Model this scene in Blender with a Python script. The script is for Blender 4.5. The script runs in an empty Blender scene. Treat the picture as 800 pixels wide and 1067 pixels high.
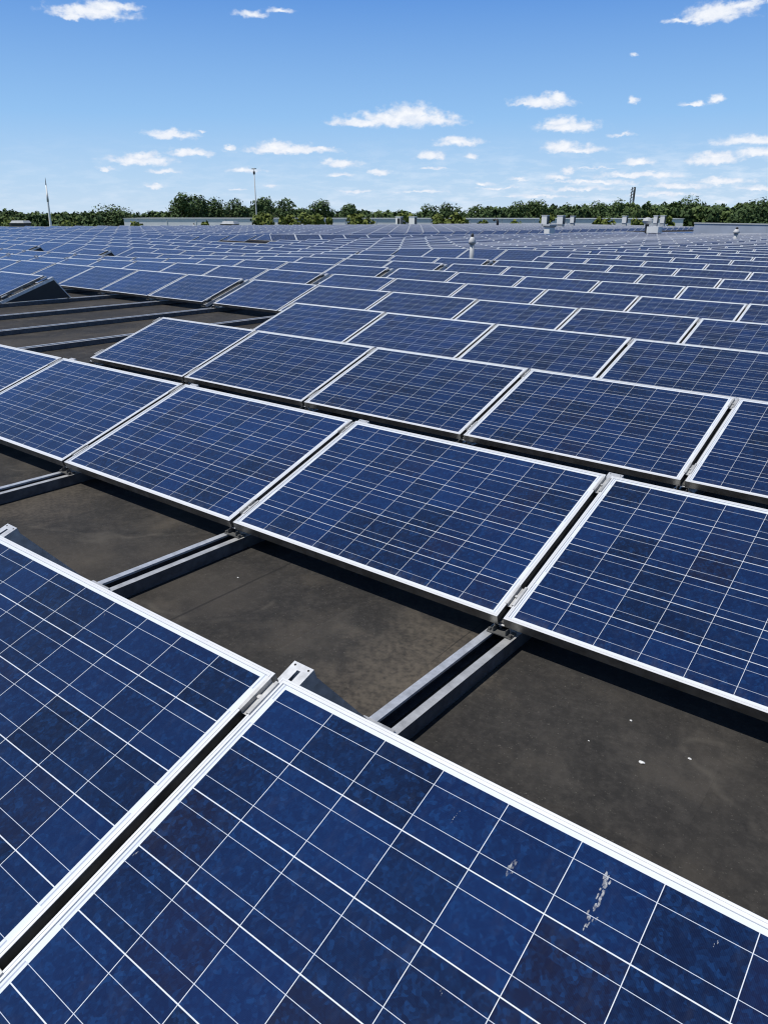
import bpy, bmesh, math, random
from mathutils import Vector, Matrix
random.seed(7)
sc = bpy.context.scene
COL = sc.collection
rad = math.radians

# ------------------------------------------------------------------ camera calibration (pixels of an 800 x 1067 picture)
F = 789.5; CX, CY = 400.0, 533.5
YAW, PITCH, ROLL = rad(-37.6686), rad(21.5129), rad(0.70182)
CAMH = 1.42507
TILT = rad(18.9188); PW, PD, PIT, ROW = 1.489, 1.0, 1.51576, 2.08244
Y0, X0, SKEW = 0.19742, -1.20126, 0.0175
ROOF = -0.14                                   # roof surface below the low edge of the panels
CT, ST = math.cos(TILT), math.sin(TILT)

fwd = Vector((math.sin(YAW)*math.cos(PITCH), math.cos(YAW)*math.cos(PITCH), -math.sin(PITCH)))
rgt = Vector((math.cos(YAW), -math.sin(YAW), 0.0))
upv = rgt.cross(fwd)
CAM = Vector((0, 0, CAMH))
# the deck is very slightly out of level: everything on it is turned by the same small rotation
R0 = Matrix.Translation(CAM) @ Matrix.Rotation(ROLL, 4, fwd) @ Matrix.Translation(-CAM)
_r = (rgt*math.cos(ROLL) + upv*math.sin(ROLL))
if abs((R0.to_3x3() @ _r).z) > 1e-4:
    R0 = Matrix.Translation(CAM) @ Matrix.Rotation(-ROLL, 4, fwd) @ Matrix.Translation(-CAM)
R0i = R0.inverted()

def proj(p):                                   # world point -> (u, v, depth)
    d = Vector(p) - CAM
    z = d.dot(fwd)
    if z < 1e-3: return (-1e6, -1e6, z)
    return (CX + F*d.dot(rgt)/z, CY - F*d.dot(upv)/z, z)
def ray(u, v):
    return fwd + rgt*((u-CX)/F) + upv*((CY-v)/F)
def far_at(u, v, dist):                        # world point at horizontal distance dist
    q = ray(u, v); k = dist/math.hypot(q.x, q.y)
    return CAM + q*k

def sstep(a, b, x):
    t = min(1.0, max(0.0, (x-a)/(b-a))); return t*t*(3-2*t)
def zf(x, y):                                  # gentle falls of the deck
    z = -0.17*sstep(-13.5, -21, x)*sstep(8, 14, y)
    z += 0.08*sstep(-15, -8, x)*sstep(10, 24, y)
    z += 0.05*sstep(-30, -45, x)*sstep(24, 34, y)
    return z

# ------------------------------------------------------------------ helpers
def tag(o, label=None, cat=None, group=None, kind=None):
    if label: o['label'] = label
    if cat: o['category'] = cat
    if group: o['group'] = group
    if kind: o['kind'] = kind
    return o
def new_obj(name, me, parent=None, mats=()):
    o = bpy.data.objects.new(name, me); COL.objects.link(o)
    if me is not None:
        for m in mats: me.materials.append(m)
    if parent is not None: o.parent = parent
    return o
def empty(name, M=None):
    o = bpy.data.objects.new(name, None); COL.objects.link(o)
    o.empty_display_size = 0.1
    if M is not None: o.matrix_world = M
    return o
class MB:
    def __init__(s): s.v = []; s.f = []; s.mi = []; s.uv = []
    def quad(s, a, b, c, d, mi=0, uv=None):
        n = len(s.v); s.v += [tuple(a), tuple(b), tuple(c), tuple(d)]; s.f.append((n, n+1, n+2, n+3)); s.mi.append(mi)
        s.uv.append(uv or ((0, 0),)*4)
    def box(s, x0, x1, y0, y1, z0, z1, M=None, mi=0, taper=0.0):
        tx = taper*(x1-x0)/2; ty = taper*(y1-y0)/2
        P = [Vector(p) for p in ((x0, y0, z0), (x1, y0, z0), (x1, y1, z0), (x0, y1, z0), (x0+tx, y0+ty, z1), (x1-tx, y0+ty, z1), (x1-tx, y1-ty, z1), (x0+tx, y1-ty, z1))]
        if M is not None: P = [M @ p for p in P]
        n = len(s.v); s.v += [tuple(p) for p in P]
        for q in ((3, 2, 1, 0), (4, 5, 6, 7), (0, 1, 5, 4), (1, 2, 6, 5), (2, 3, 7, 6), (3, 0, 4, 7)):
            s.f.append(tuple(n+i for i in q)); s.mi.append(mi); s.uv.append(((0, 0),)*4)
    def tube(s, pts, r, n=12, mi=0, cap=True):
        # pts: list of Vector, r: list of radii
        rings = []
        for i, p in enumerate(pts):
            d = (pts[min(i+1, len(pts)-1)] - pts[max(i-1, 0)]).normalized()
            a = Vector((1, 0, 0)) if abs(d.x) < 0.9 else Vector((0, 1, 0))
            e1 = d.cross(a).normalized(); e2 = d.cross(e1)
            b = len(s.v); rings.append(b)
            for k in range(n):
                t = 2*math.pi*k/n
                s.v.append(tuple(p + (e1*math.cos(t) + e2*math.sin(t))*r[i]))
        for a, b in zip(rings, rings[1:]):
            for k in range(n):
                s.f.append((a+k, b+k, b+(k+1) % n, a+(k+1) % n)); s.mi.append(mi); s.uv.append(((0, 0),)*4)
        if cap:
            s.f.append(tuple(rings[0]+k for k in range(n))); s.mi.append(mi); s.uv.append(((0, 0),)*n)
            s.f.append(tuple(rings[-1]+k for k in reversed(range(n)))); s.mi.append(mi); s.uv.append(((0, 0),)*n)
    def mesh(s, name, uv=False, smooth=False):
        me = bpy.data.meshes.new(name); me.from_pydata(s.v, [], s.f); me.update()
        for p, m in zip(me.polygons, s.mi):
            p.material_index = m; p.use_smooth = smooth
        if uv:
            l = me.uv_layers.new(name='UVMap')
            k = 0
            for f, u in zip(s.f, s.uv):
                for j in range(len(f)):
                    l.data[k].uv = u[j]; k += 1
        bm = bmesh.new(); bm.from_mesh(me)
        if not uv: bmesh.ops.recalc_face_normals(bm, faces=bm.faces)
        bm.to_mesh(me); bm.free()
        return me
    def build(s, name, mats, parent=None, uv=False, smooth=False):
        return new_obj(name, s.mesh(name, uv, smooth), parent, mats if isinstance(mats, (list, tuple)) else [mats])

# ------------------------------------------------------------------ materials
def mat(name):
    m = bpy.data.materials.new(name); m.use_nodes = True
    nt = m.node_tree; b = nt.nodes['Principled BSDF']
    return m, nt, b
class G:                                       # tiny node-graph helper
    def __init__(s, nt): s.nt = nt
    def n(s, t, **k):
        x = s.nt.nodes.new(t)
        for a, b in k.items(): setattr(x, a, b)
        return x
    def put(s, sock, v):
        if isinstance(v, bpy.types.NodeSocket): s.nt.links.new(v, sock)
        elif v is not None: sock.default_value = v
    def m(s, op, a, b=None, c=None, clamp=False):
        x = s.n('ShaderNodeMath', operation=op, use_clamp=clamp)
        s.put(x.inputs[0], a); s.put(x.inputs[1], b); s.put(x.inputs[2], c)
        return x.outputs[0]
    def vm(s, op, a, b=None):
        x = s.n('ShaderNodeVectorMath', operation=op); s.put(x.inputs[0], a); s.put(x.inputs[1], b)
        return x.outputs[1] if op in ('LENGTH', 'DOT_PRODUCT') else x.outputs[0]
    def mix(s, f, a, b):
        x = s.n('ShaderNodeMix', data_type='RGBA'); s.put(x.inputs[0], f); s.put(x.inputs[6], a); s.put(x.inputs[7], b)
        return x.outputs[2]
    def noise(s, vec, scale, detail=4, rough=.55, dim='3D', w=None):
        x = s.n('ShaderNodeTexNoise', noise_dimensions=dim)
        if vec is not None: s.put(x.inputs['Vector'], vec)
        if w is not None: s.put(x.inputs['W'], w)
        x.inputs['Scale'].default_value = scale; x.inputs['Detail'].default_value = detail; x.inputs['Roughness'].default_value = rough
        return x.outputs[0]
    def ramp(s, f, a, b):                      # linear 0..1 between a and b
        x = s.n('ShaderNodeMapRange', clamp=True); s.put(x.inputs[0], f); x.inputs[1].default_value = a; x.inputs[2].default_value = b
        return x.outputs[0]

def simple(name, col, rough=.5, metal=0.0, var=.12, scale=9.0, spec=.5, bump=0.0):
    m, nt, b = mat(name); g = G(nt)
    tc = g.n('ShaderNodeTexCoord')
    f = g.noise(tc.outputs['Object'], scale, 5, .6)
    f = g.ramp(f, .3, .7)
    lo = tuple(c*(1-var) for c in col)+(1,); hi = tuple(min(1, c*(1+var)) for c in col)+(1,)
    nt.links.new(g.mix(f, lo, hi), b.inputs['Base Color'])
    b.inputs['Roughness'].default_value = rough; b.inputs['Metallic'].default_value = metal
    b.inputs['Specular IOR Level'].default_value = spec
    if bump:
        bp = g.n('ShaderNodeBump'); bp.inputs['Strength'].default_value = bump; bp.inputs['Distance'].default_value = .01
        nt.links.new(f, bp.inputs['Height']); nt.links.new(bp.outputs[0], b.inputs['Normal'])
    return m

M_ALU = simple('anodised_aluminium', (.62, .63, .64), .42, .15, .05, 5)
M_SIDE = simple('shaded_weathered_frame_side', (.16, .16, .155), .48, .75, .45, 14)  # outer frame faces: shade painted into the base colour, plus some grime
M_STEEL = simple('galvanised_steel', (.58, .59, .60), .45, .6, .25, 26)
M_STEEL_D = simple('weathered_galvanised_steel', (.46, .46, .45), .5, .5, .3, 16)
M_FOOT = simple('dull_zinc', (.13, .13, .125), .6, .6, .3, 20)
M_WEB = simple('shade_toned_web', (.095, .098, .105), .55, .4, .35, 18)  # rail sides and insides: their shade is put into this dark colour
M_STRIP = simple('gap_shade_grey', (.065, .065, .062), .7, 0, .3, 12)  # dark tone standing for the shade in the panel gaps
M_DARK = simple('dark_hole', (.01, .01, .01), .8)
M_BACK = simple('white_backsheet', (.55, .56, .56), .6)
M_WHITE = simple('white_painted_metal', (.74, .74, .71), .5, 0, .05, 2)
M_LOUVRE = simple('dark_louvre', (.025, .027, .03), .5, 0, .3, 8)
M_CAP = simple('chalky_grey_cap', (.50, .50, .49), .6, 0, .15, 6)
M_GREY = simple('grey_painted_metal', (.42, .43, .43), .5, 0, .1, 3)
M_DROP = simple('dried_bird_dropping', (.55, .56, .56), .85, 0, .3, 120)
_nt = M_DROP.node_tree; _g = G(_nt)
_f = _g.noise(_g.n('ShaderNodeTexCoord').outputs['Object'], 85, 4, .6)
_nt.links.new(_g.m('MULTIPLY', _g.ramp(_f, .34, .70), .75), _nt.nodes['Principled BSDF'].inputs['Alpha'])
M_CHIP = simple('white_chip', (.6, .6, .58), .8, 0, .2, 80)
M_BLACK = simple('black_rubber_and_end_shade', (.03, .03, .03), .6)

def cell_material():
    m, nt, b = mat('polycrystalline_cells_under_glass'); g = G(nt)
    uv = g.n('ShaderNodeUVMap', uv_map='UVMap').outputs[0]
    sx = g.n('ShaderNodeSeparateXYZ'); nt.links.new(uv, sx.inputs[0])
    rnd = g.n('ShaderNodeObjectInfo').outputs['Random']
    CP = .1585; MX = (PW-9*CP)/2; MY = (PD-6*CP)/2
    # far panels sit in one mesh: their uv is offset by whole multiples of 10 m per panel
    ux = g.m('MODULO', sx.outputs[0], 10.0); uy = sx.outputs[1]
    cx = g.m('DIVIDE', g.m('SUBTRACT', ux, MX), CP); cy = g.m('DIVIDE', g.m('SUBTRACT', uy, MY), CP)
    fx = g.m('FRACT', cx); fy = g.m('FRACT', cy); ix = g.m('FLOOR', cx); iy = g.m('FLOOR', cy)
    ex = g.m('ABSOLUTE', g.m('SUBTRACT', fx, .5)); ey = g.m('ABSOLUTE', g.m('SUBTRACT', fy, .5))
    gx = .5 - .00075/CP; gy = .5 - .0012/CP
    inc = g.m('MULTIPLY', g.m('LESS_THAN', ex, gx), g.m('LESS_THAN', ey, gy))
    inb = g.m('MULTIPLY', g.m('MULTIPLY', g.m('GREATER_THAN', cx, 0.0), g.m('LESS_THAN', cx, 9.0)),
              g.m('MULTIPLY', g.m('GREATER_THAN', cy, 0.0), g.m('LESS_THAN', cy, 6.0)))
    inc = g.m('MULTIPLY', inc, inb)
    # bus bars: two per cell, along the long side, running out onto the white margin
    bus = g.m('LESS_THAN', g.m('ABSOLUTE', g.m('SUBTRACT', ey, .252)), .00058/CP)
    bus = g.m('MULTIPLY', bus, g.m('MULTIPLY', g.m('GREATER_THAN', cx, -.06), g.m('LESS_THAN', cx, 9.06)))
    # interconnect ribbon on the short-side margins, dashed
    dash = g.m('MULTIPLY', g.m('GREATER_THAN', g.m('ABSOLUTE', g.m('SUBTRACT', cx, 4.5)), 4.54),
               g.m('LESS_THAN', g.m('ABSOLUTE', g.m('SUBTRACT', cx, 4.5)), 4.565))
    dash = g.m('MULTIPLY', dash, g.m('LESS_THAN', g.m('FRACT', g.m('MULTIPLY', g.m('ADD', cy, .25), .5)), .75))
    # fine fingers
    fing = g.m('LESS_THAN', g.m('FRACT', g.m('MULTIPLY', ux, 1/.0024)), .09)
    # crystal flakes
    cv = g.n('ShaderNodeCombineXYZ'); nt.links.new(sx.outputs[0], cv.inputs[0]); nt.links.new(uy, cv.inputs[1])
    nt.links.new(g.m('MULTIPLY', rnd, 37.0), cv.inputs[2])
    warp = g.n('ShaderNodeTexNoise'); nt.links.new(cv.outputs[0], warp.inputs['Vector']); warp.inputs['Scale'].default_value = 45; warp.inputs['Detail'].default_value = 2
    wv = g.vm('ADD', cv.outputs[0], g.vm('MULTIPLY', warp.outputs['Color'], (.010, .010, 0)))
    vo = g.n('ShaderNodeTexVoronoi'); nt.links.new(wv, vo.inputs['Vector']); vo.inputs['Scale'].default_value = 58
    sc_ = g.n('ShaderNodeSeparateColor'); nt.links.new(vo.outputs['Color'], sc_.inputs[0])
    vo2 = g.n('ShaderNodeTexVoronoi'); nt.links.new(wv, vo2.inputs['Vector']); vo2.inputs['Scale'].default_value = 135
    sc2 = g.n('ShaderNodeSeparateColor'); nt.links.new(vo2.outputs['Color'], sc2.inputs[0])
    big = g.noise(cv.outputs[0], 2.3, 2, .5)
    fl = g.m('ADD', g.m('MULTIPLY', sc_.outputs[0], .5), g.m('MULTIPLY', sc2.outputs[1], .5))
    fl = g.m('POWER', fl, 2.6)
    # per-cell tone
    cid = g.n('ShaderNodeCombineXYZ'); nt.links.new(g.m('ADD', ix, g.m('MULTIPLY', g.m('FLOOR', g.m('DIVIDE', sx.outputs[0], 10.0)), 17.0)), cid.inputs[0]); nt.links.new(iy, cid.inputs[1]); nt.links.new(g.m('FLOOR', g.m('MULTIPLY', rnd, 999.0)), cid.inputs[2])
    wn = g.n('ShaderNodeTexWhiteNoise', noise_dimensions='3D'); nt.links.new(cid.outputs[0], wn.inputs['Vector'])
    wsep = g.n('ShaderNodeSeparateColor'); nt.links.new(wn.outputs['Color'], wsep.inputs[0])
    base = g.mix(g.ramp(wn.outputs['Value'], .1, .9), (.0018, .0048, .020, 1), (.0026, .0118, .056, 1))
    base = g.mix(g.m('MULTIPLY', g.m('GREATER_THAN', wsep.outputs[1], .86), .6), base, (.006, .006, .020, 1))
    base = g.mix(g.m('MULTIPLY', fl, .60), base, (.007, .040, .135, 1))
    base = g.mix(g.m('MULTIPLY', g.ramp(big, .42, .7), .3), base, (.004, .023, .088, 1))
    base = g.mix(g.m('MULTIPLY', fing, .05), base, (.20, .26, .4, 1))
    # dust film: faint smears
    sm = g.noise(g.vm('MULTIPLY', cv.outputs[0], (9, 4, 1)), 3.0, 6, .7)
    base = g.mix(g.m('MULTIPLY', g.ramp(sm, .52, .82), .030), base, (.30, .32, .34, 1))
    base = g.vm('SCALE', base); base.node.inputs['Scale'].default_value = 1.0; nt.links.new(g.m('ADD', .86, g.m('MULTIPLY', g.m('FRACT', g.m('MULTIPLY', rnd, 13.7)), .28)), base.node.inputs['Scale'])
    grime = g.m('MULTIPLY', g.m('SUBTRACT', 1.0, g.ramp(uy, .018, .075)), g.ramp(sm, .40, .65))
    base = g.mix(g.m('MULTIPLY', grime, .10), base, (.26, .24, .20, 1))
    col = g.mix(inc, (.62, .65, .68, 1), base)
    col = g.mix(bus, col, (.52, .56, .62, 1))
    col = g.mix(g.m('MULTIPLY', dash, .8), col, (.30, .34, .42, 1))
    nt.links.new(col, b.inputs['Base Color'])
    b.inputs['Roughness'].default_value = .5; b.inputs['Specular IOR Level'].default_value = .0
    b.inputs['Sheen Weight'].default_value = .30; b.inputs['Sheen Roughness'].default_value = .45; b.inputs['Sheen Tint'].default_value = (.72, .80, 1, 1)
    b.inputs['Coat Weight'].default_value = 1.0; b.inputs['Coat IOR'].default_value = 1.5
    b.inputs['Coat Roughness'].default_value = .022
    return m
M_CELL = cell_material()

_q = R0i.to_3x3() @ ray(250, 618); _p = CAM + _q*((ROOF-CAMH)/_q.z)
SEAM_I = math.floor((_p.x+.33)/1.02+.5)
def roof_material():
    m, nt, b = mat('dark_roof_membrane'); g = G(nt)
    tc = g.n('ShaderNodeTexCoord').outputs['Object']
    n1 = g.noise(tc, .55, 5, .6); n2 = g.noise(tc, 2.6, 6, .65); n3 = g.noise(tc, 42, 4, .6)
    st = g.noise(g.vm('MULTIPLY', tc, (3.2, .7, 1)), 1.5, 5, .65)
    col = g.mix(g.ramp(n1, .35, .68), (.0170, .0160, .0146, 1), (.0325, .0292, .0252, 1))
    col = g.mix(g.m('MULTIPLY', g.ramp(n2, .50, .70), .55), col, (.076, .064, .049, 1))
    col = g.mix(g.m('MULTIPLY', g.ramp(st, .50, .70), .5), col, (.013, .0125, .012, 1))
    col = g.mix(g.m('MULTIPLY', g.ramp(n3, .45, .75), .45), col, (.055, .050, .044, 1))
    n4 = g.noise(tc, 11, 6, .72)
    col = g.mix(g.m('MULTIPLY', g.ramp(n4, .50, .72), .42), col, (.060, .054, .046, 1))
    col = g.mix(g.m('MULTIPLY', g.m('SUBTRACT', 1.0, g.ramp(n4, .30, .46)), .5), col, (.011, .0105, .010, 1))
    wn = g.noise(tc, 120, 3, .6)
    col = g.mix(g.m('MULTIPLY', g.ramp(wn, .64, .74), .5), col, (.15, .14, .12, 1))
    # tide lines of dried puddles
    pn = g.noise(tc, .9, 3, .5)
    tide = g.m('SUBTRACT', 1.0, g.ramp(g.m('ABSOLUTE', g.m('SUBTRACT', pn, .56)), .002, .012))
    col = g.mix(g.m('MULTIPLY', tide, g.m('MULTIPLY', g.ramp(n2, .42, .6), .45)), col, (.085, .076, .062, 1))
    col = g.mix(g.m('MULTIPLY', g.ramp(pn, .56, .62), .35), col, (.064, .055, .043, 1))
    # worn tan areas beside the rails
    for (pu, pv, pr, pa) in ((452, 682, .34, .75), (385, 722, .26, .7), (215, 500, .5, .4), (25, 520, .5, .4), (150, 352, .9, .35)):
        q_ = R0i.to_3x3() @ ray(pu, pv); p_ = CAM + q_*((ROOF-CAMH)/q_.z); p_ = R0 @ p_
        dd = g.vm('LENGTH', g.vm('MULTIPLY', g.vm('SUBTRACT', tc, (p_.x, p_.y, p_.z)), (1/pr, .8/pr, 0)))
        mk = g.ramp(g.m('ADD', g.m('SUBTRACT', 1.0, dd), g.m('MULTIPLY', g.m('SUBTRACT', n2, .5), 2.4)), .05, .55)
        col = g.mix(g.m('MULTIPLY', mk, g.m('MULTIPLY', g.ramp(n3, .25, .6), pa)), col, (.098, .082, .062, 1))
    # lap seams of the sheets
    sx = g.n('ShaderNodeSeparateXYZ'); nt.links.new(tc, sx.inputs[0])
    sid = g.n('ShaderNodeCombineXYZ'); nt.links.new(g.m('FLOOR', g.m('DIVIDE', g.m('ADD', sx.outputs[0], .33), .51)), sid.inputs[0]); nt.links.new(g.m('FLOOR', g.m('DIVIDE', sx.outputs[1], .83)), sid.inputs[1])
    sw = g.n('ShaderNodeTexWhiteNoise', noise_dimensions='2D'); nt.links.new(sid.outputs[0], sw.inputs['Vector'])
    col = g.mix(g.m('MULTIPLY', g.m('GREATER_THAN', sw.outputs['Value'], .80), g.m('MULTIPLY', g.ramp(n2, .40, .60), .24)), col, (.066, .060, .051, 1))
    wob = g.m('MULTIPLY', g.m('SUBTRACT', g.noise(tc, 1.2, 3, .5), .5), .05)
    fx = g.m('FRACT', g.m('DIVIDE', g.m('ADD', g.m('ADD', sx.outputs[0], .33), wob), 1.02))
    si = g.m('FLOOR', g.m('DIVIDE', g.m('ADD', sx.outputs[0], .33), 1.02))
    sn = g.n('ShaderNodeTexWhiteNoise', noise_dimensions='1D'); nt.links.new(si, sn.inputs['W'])
    seam = g.m('MULTIPLY', g.m('LESS_THAN', fx, .012), g.m('MAXIMUM', g.m('COMPARE', si, SEAM_I, .1), g.m('MULTIPLY', g.m('MULTIPLY', sn.outputs[0], g.m('LESS_THAN', si, SEAM_I)), .8)))
    ramped = g.m('MULTIPLY', g.ramp(fx, 0.0, .1), 1.0)
    fy = g.m('FRACT', g.m('DIVIDE', g.m('ADD', sx.outputs[1], wob), 6.7))
    seamy = g.m('LESS_THAN', fy, .0025)
    col = g.mix(g.m('MULTIPLY', g.m('MAXIMUM', seam, seamy), .6), col, (.010, .0095, .009, 1))
    edge = g.m('SUBTRACT', 1.0, g.ramp(g.m('ABSOLUTE', g.m('SUBTRACT', fx, .05)), 0.0, .05))
    col = g.mix(g.m('MULTIPLY', edge, g.m('MULTIPLY', n2, .4)), col, (.050, .044, .036, 1))
    nt.links.new(col, b.inputs['Base Color'])
    b.inputs['Roughness'].default_value = .8; b.inputs['Specular IOR Level'].default_value = .25
    hgt = g.m('ADD', g.m('MULTIPLY', ramped, .5), g.m('ADD', g.m('MULTIPLY', n3, .18), g.m('MULTIPLY', n2, .5)))
    bp = g.n('ShaderNodeBump'); bp.inputs['Strength'].default_value = .55; bp.inputs['Distance'].default_value = .012
    nt.links.new(hgt, bp.inputs['Height']); nt.links.new(bp.outputs[0], b.inputs['Normal'])
    return m
M_ROOF = roof_material()
M_PARA = simple('blue_grey_parapet_cladding', (.34, .38, .45), .5, 0, .12, .6)
M_COPING = simple('pale_coping', (.50, .52, .52), .5, 0, .08, 2)
M_WALL = simple('pale_warehouse_cladding', (.72, .725, .71), .6, 0, .06, .8)
M_TRUNK = simple('bark', (.10, .075, .055), .9, 0, .3, 4)
M_GRASS = simple('rough_grass', (.075, .095, .035), .95, 0, .35, .05)

def leaf_material(name, lo, hi):
    m, nt, b = mat(name); g = G(nt)
    tc = g.n('ShaderNodeTexCoord').outputs['Object']
    f = g.ramp(g.noise(tc, .9, 3, .6), .3, .7)
    at = g.n('ShaderNodeObjectInfo').outputs['Random']
    f = g.m('ADD', g.m('MULTIPLY', f, .7), g.m('MULTIPLY', at, .3))
    nt.links.new(g.mix(f, lo+(1,), hi+(1,)), b.inputs['Base Color'])
    b.inputs['Roughness'].default_value = .75; b.inputs['Specular IOR Level'].default_value = .2
    return m
M_LEAF_D = leaf_material('dark_foliage', (.036, .066, .024), (.082, .124, .042))
M_LEAF_M = leaf_material('mid_foliage', (.060, .098, .030), (.120, .160, .050))
M_LEAF_Y = leaf_material('yellow_green_foliage', (.085, .115, .022), (.150, .175, .040))

# ------------------------------------------------------------------ deck (the roof we stand on) and the ground around it
def deck():
    mb = MB()
    # L-shaped flat roof, laid out in two regions on a 2 m grid
    verts = {}; 
    def vid(i, j):
        if (i, j) not in verts:
            x, y = i*2.0, j*2.0
            p = R0 @ Vector((x, y, ROOF + zf(x, y)))
            verts[(i, j)] = len(mb.v); mb.v.append(tuple(p))
        return verts[(i, j)]
    for i in range(-32, 16):
        for j in range(-4, 61):
            x, y = i*2.0+1, j*2.0+1
            if x < -62: continue
            mb.f.append((vid(i, j), vid(i+1, j), vid(i+1, j+1), vid(i, j+1))); mb.mi.append(0); mb.uv.append(((0, 0),)*4)
    o = mb.build('roof', M_ROOF, smooth=True); tag(o, kind='structure')
deck()
gm = MB(); gm.quad((-4000, -4000, -8.5), (4000, -4000, -8.5), (4000, 4000, -8.5), (-4000, 4000, -8.5))
tag(gm.build('ground', M_GRASS), kind='structure')
# outer walls under the deck edge
wm = MB()
WALL_Z = -8.45
def roofp(x, y, dz=0): return R0 @ Vector((x, y, ROOF + zf(x, y) + dz))
def curtain(ax, ay, bx, by):
    a = roofp(ax, ay, -.02); b = roofp(bx, by, -.02)
    wm.quad((a.x, a.y, WALL_Z), (b.x, b.y, WALL_Z), b, a)
for q in ((-62, -8, -62, 122), (-62, 122, 32, 122), (32, 122, 32, -8), (32, -8, -62, -8)): curtain(*q)
tag(wm.build('building_wall', M_WALL), kind='structure')

# parapets: low kerb with a coping along the far edges
def wall_run(name, ax, ay, bx, by, h, thick, mface, label, h0=0.0):
    d = Vector((bx-ax, by-ay, 0)); L = d.length; ang = math.atan2(d.y, d.x)
    M = Matrix.Translation(R0 @ Vector((ax, ay, ROOF + zf(ax, ay)))) @ (R0.to_3x3() @ Matrix.Rotation(ang, 3, 'Z')).to_4x4()
    r = empty(name, M); tag(r, label, 'parapet')
    f = MB(); f.box(0, L, 0, thick, -.05, h); f.build('wall_face', mface, r)
    c = MB(); c.box(-.05, L+.05, -.05, thick+.05, h+.003, h+.085); c.build('coping', M_COPING, r)
wall_run('parapet', -61.6, 0, -61.6, 121, .16, .3, M_COPING, 'low pale parapet ending the roof beyond the farthest rows, before the warehouse')
wall_run('raised_parapet', -22.6, 74.0, 31, 74.0, 1.20, .4, M_PARA, 'long blue grey upstand wall behind the far rows and the white capped vent pipe')

# ------------------------------------------------------------------ the solar panel (frame, laminate), built once
def frame_mesh():
    prof = [(.0, -.044), (.0, -.0006), (.0006, 0), (.0060, 0), (.0064, -.0014), (.0080, -.0014), (.0084, 0), (.0140, 0), (.0145, -.0006), (.0145, -.0040),
            (.0025, -.0042), (.0025, -.042), (.030, -.042), (.030, -.044)]
    mb = MB()
    n = len(prof)
    for (o, z) in prof:
        mb.v += [(o, o, z), (PW-o, o, z), (PW-o, PD-o, z), (o, PD-o, z)]
    for i in range(n):
        a, b = 4*i, 4*((i+1) % n)
        for k in range(4):
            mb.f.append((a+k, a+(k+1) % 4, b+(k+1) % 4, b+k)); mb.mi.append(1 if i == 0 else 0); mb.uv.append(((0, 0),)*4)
    return mb.mesh('frame')
def laminate(mb, off=0.0, M=None, i=.003, z0=-.0095, z1=-.0036):
    T = (lambda p: M @ Vector(p)) if M is not None else Vector
    a, b, c, d = (i, i), (PW-i, i), (PW-i, PD-i), (i, PD-i)
    u = tuple((p[0]+off, p[1]) for p in (a, b, c, d))
    mb.quad(T(a+(z1,)), T(b+(z1,)), T(c+(z1,)), T(d+(z1,)), 0, u)
    if z0 is not None: mb.quad(T(d+(z0,)), T(c+(z0,)), T(b+(z0,)), T(a+(z0,)), 1)
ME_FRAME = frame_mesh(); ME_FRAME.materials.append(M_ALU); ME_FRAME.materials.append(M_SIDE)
_l = MB(); laminate(_l); ME_LAM = _l.mesh('cell_sheet', uv=True); ME_LAM.materials.append(M_CELL); ME_LAM.materials.append(M_BACK)
_j = MB(); _j.box(PW/2-.07, PW/2+.07, PD-.22, PD-.10, -.030, -.0100); ME_JB = _j.mesh('junction_box'); ME_JB.materials.append(M_BLACK)

def joint_x(n, k):
    x = X0 + SKEW*n + k*PIT
    if n >= 4 and k <= -7: x -= .26
    if n == 3 and k <= -9: x -= .10
    return x
def present(n, k):
    x = joint_x(n, k) + PW/2
    if x < -60.6: return False
    if n == 2: return k >= -4
    if n == 3: return k >= -4 or k <= -9
    if n == 7 and k in (-15, -17, -18): return False
    if n in (9, 10) and -10 <= k <= -7: return False
    if n == 12: return x > -27.5
    if n >= 13:
        if n <= 33 and x > -28: return True
        if x < -34.5: return -60.6 < x and n <= 56
        return False
    return True
def panel_matrix(n, k, jit=True):
    x = joint_x(n, k); y = Y0 + n*ROW
    xm, ym = x + PW/2, y + PD*CT/2
    e = .5
    sx = (zf(xm+e, ym)-zf(xm-e, ym))/(2*e); sy = (zf(xm, ym+e)-zf(xm, ym-e))/(2*e)
    rx = TILT + math.atan(sy); ry = -math.atan(sx)
    if jit and n > 2: rx += random.gauss(0, .0022); ry += random.gauss(0, .0016)
    z = zf(x + PW/2, y) - math.tan(-ry)*PW/2
    return R0 @ Matrix.Translation((x, y, z)) @ Matrix.Rotation(ry, 4, 'Y') @ Matrix.Rotation(rx, 4, 'X')
def screen_quad(M):
    return [proj(M @ Vector(p)) for p in ((0, 0, 0), (PW, 0, 0), (PW, PD, 0), (0, PD, 0))]
def in_view_area(M):
    q = screen_quad(M)
    if all(p[2] < .05 for p in q): return 0
    if any(p[2] < .05 for p in q): return 1e9
    us = [p[0] for p in q]; vs = [p[1] for p in q]
    if max(us) < 2 or min(us) > 798 or min(vs) > 1065: return 0
    a = abs(sum(q[i][0]*q[(i+1) % 4][1] - q[(i+1) % 4][0]*q[i][1] for i in range(4)))/2
    return a
cand = []
for n in range(0, 57):
    for k in range(-110, 8):
        if not present(n, k): continue
        M = panel_matrix(n, k)
        a = in_view_area(M)
        q = screen_quad(M)
        if n == 0 and (k < -2 or k > 1): continue
        if n == 0 and k in (-2, 1): a = 1e6
        near = all(p[2] > .05 for p in q)
        if a <= 0:
            # a margin round the view, for a step to the side
            if near and (-500 < max(p[0] for p in q) and min(p[0] for p in q) < 2400): cand.append((0, n, k, M))
            continue
        cand.append((a, n, k, M))
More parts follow.
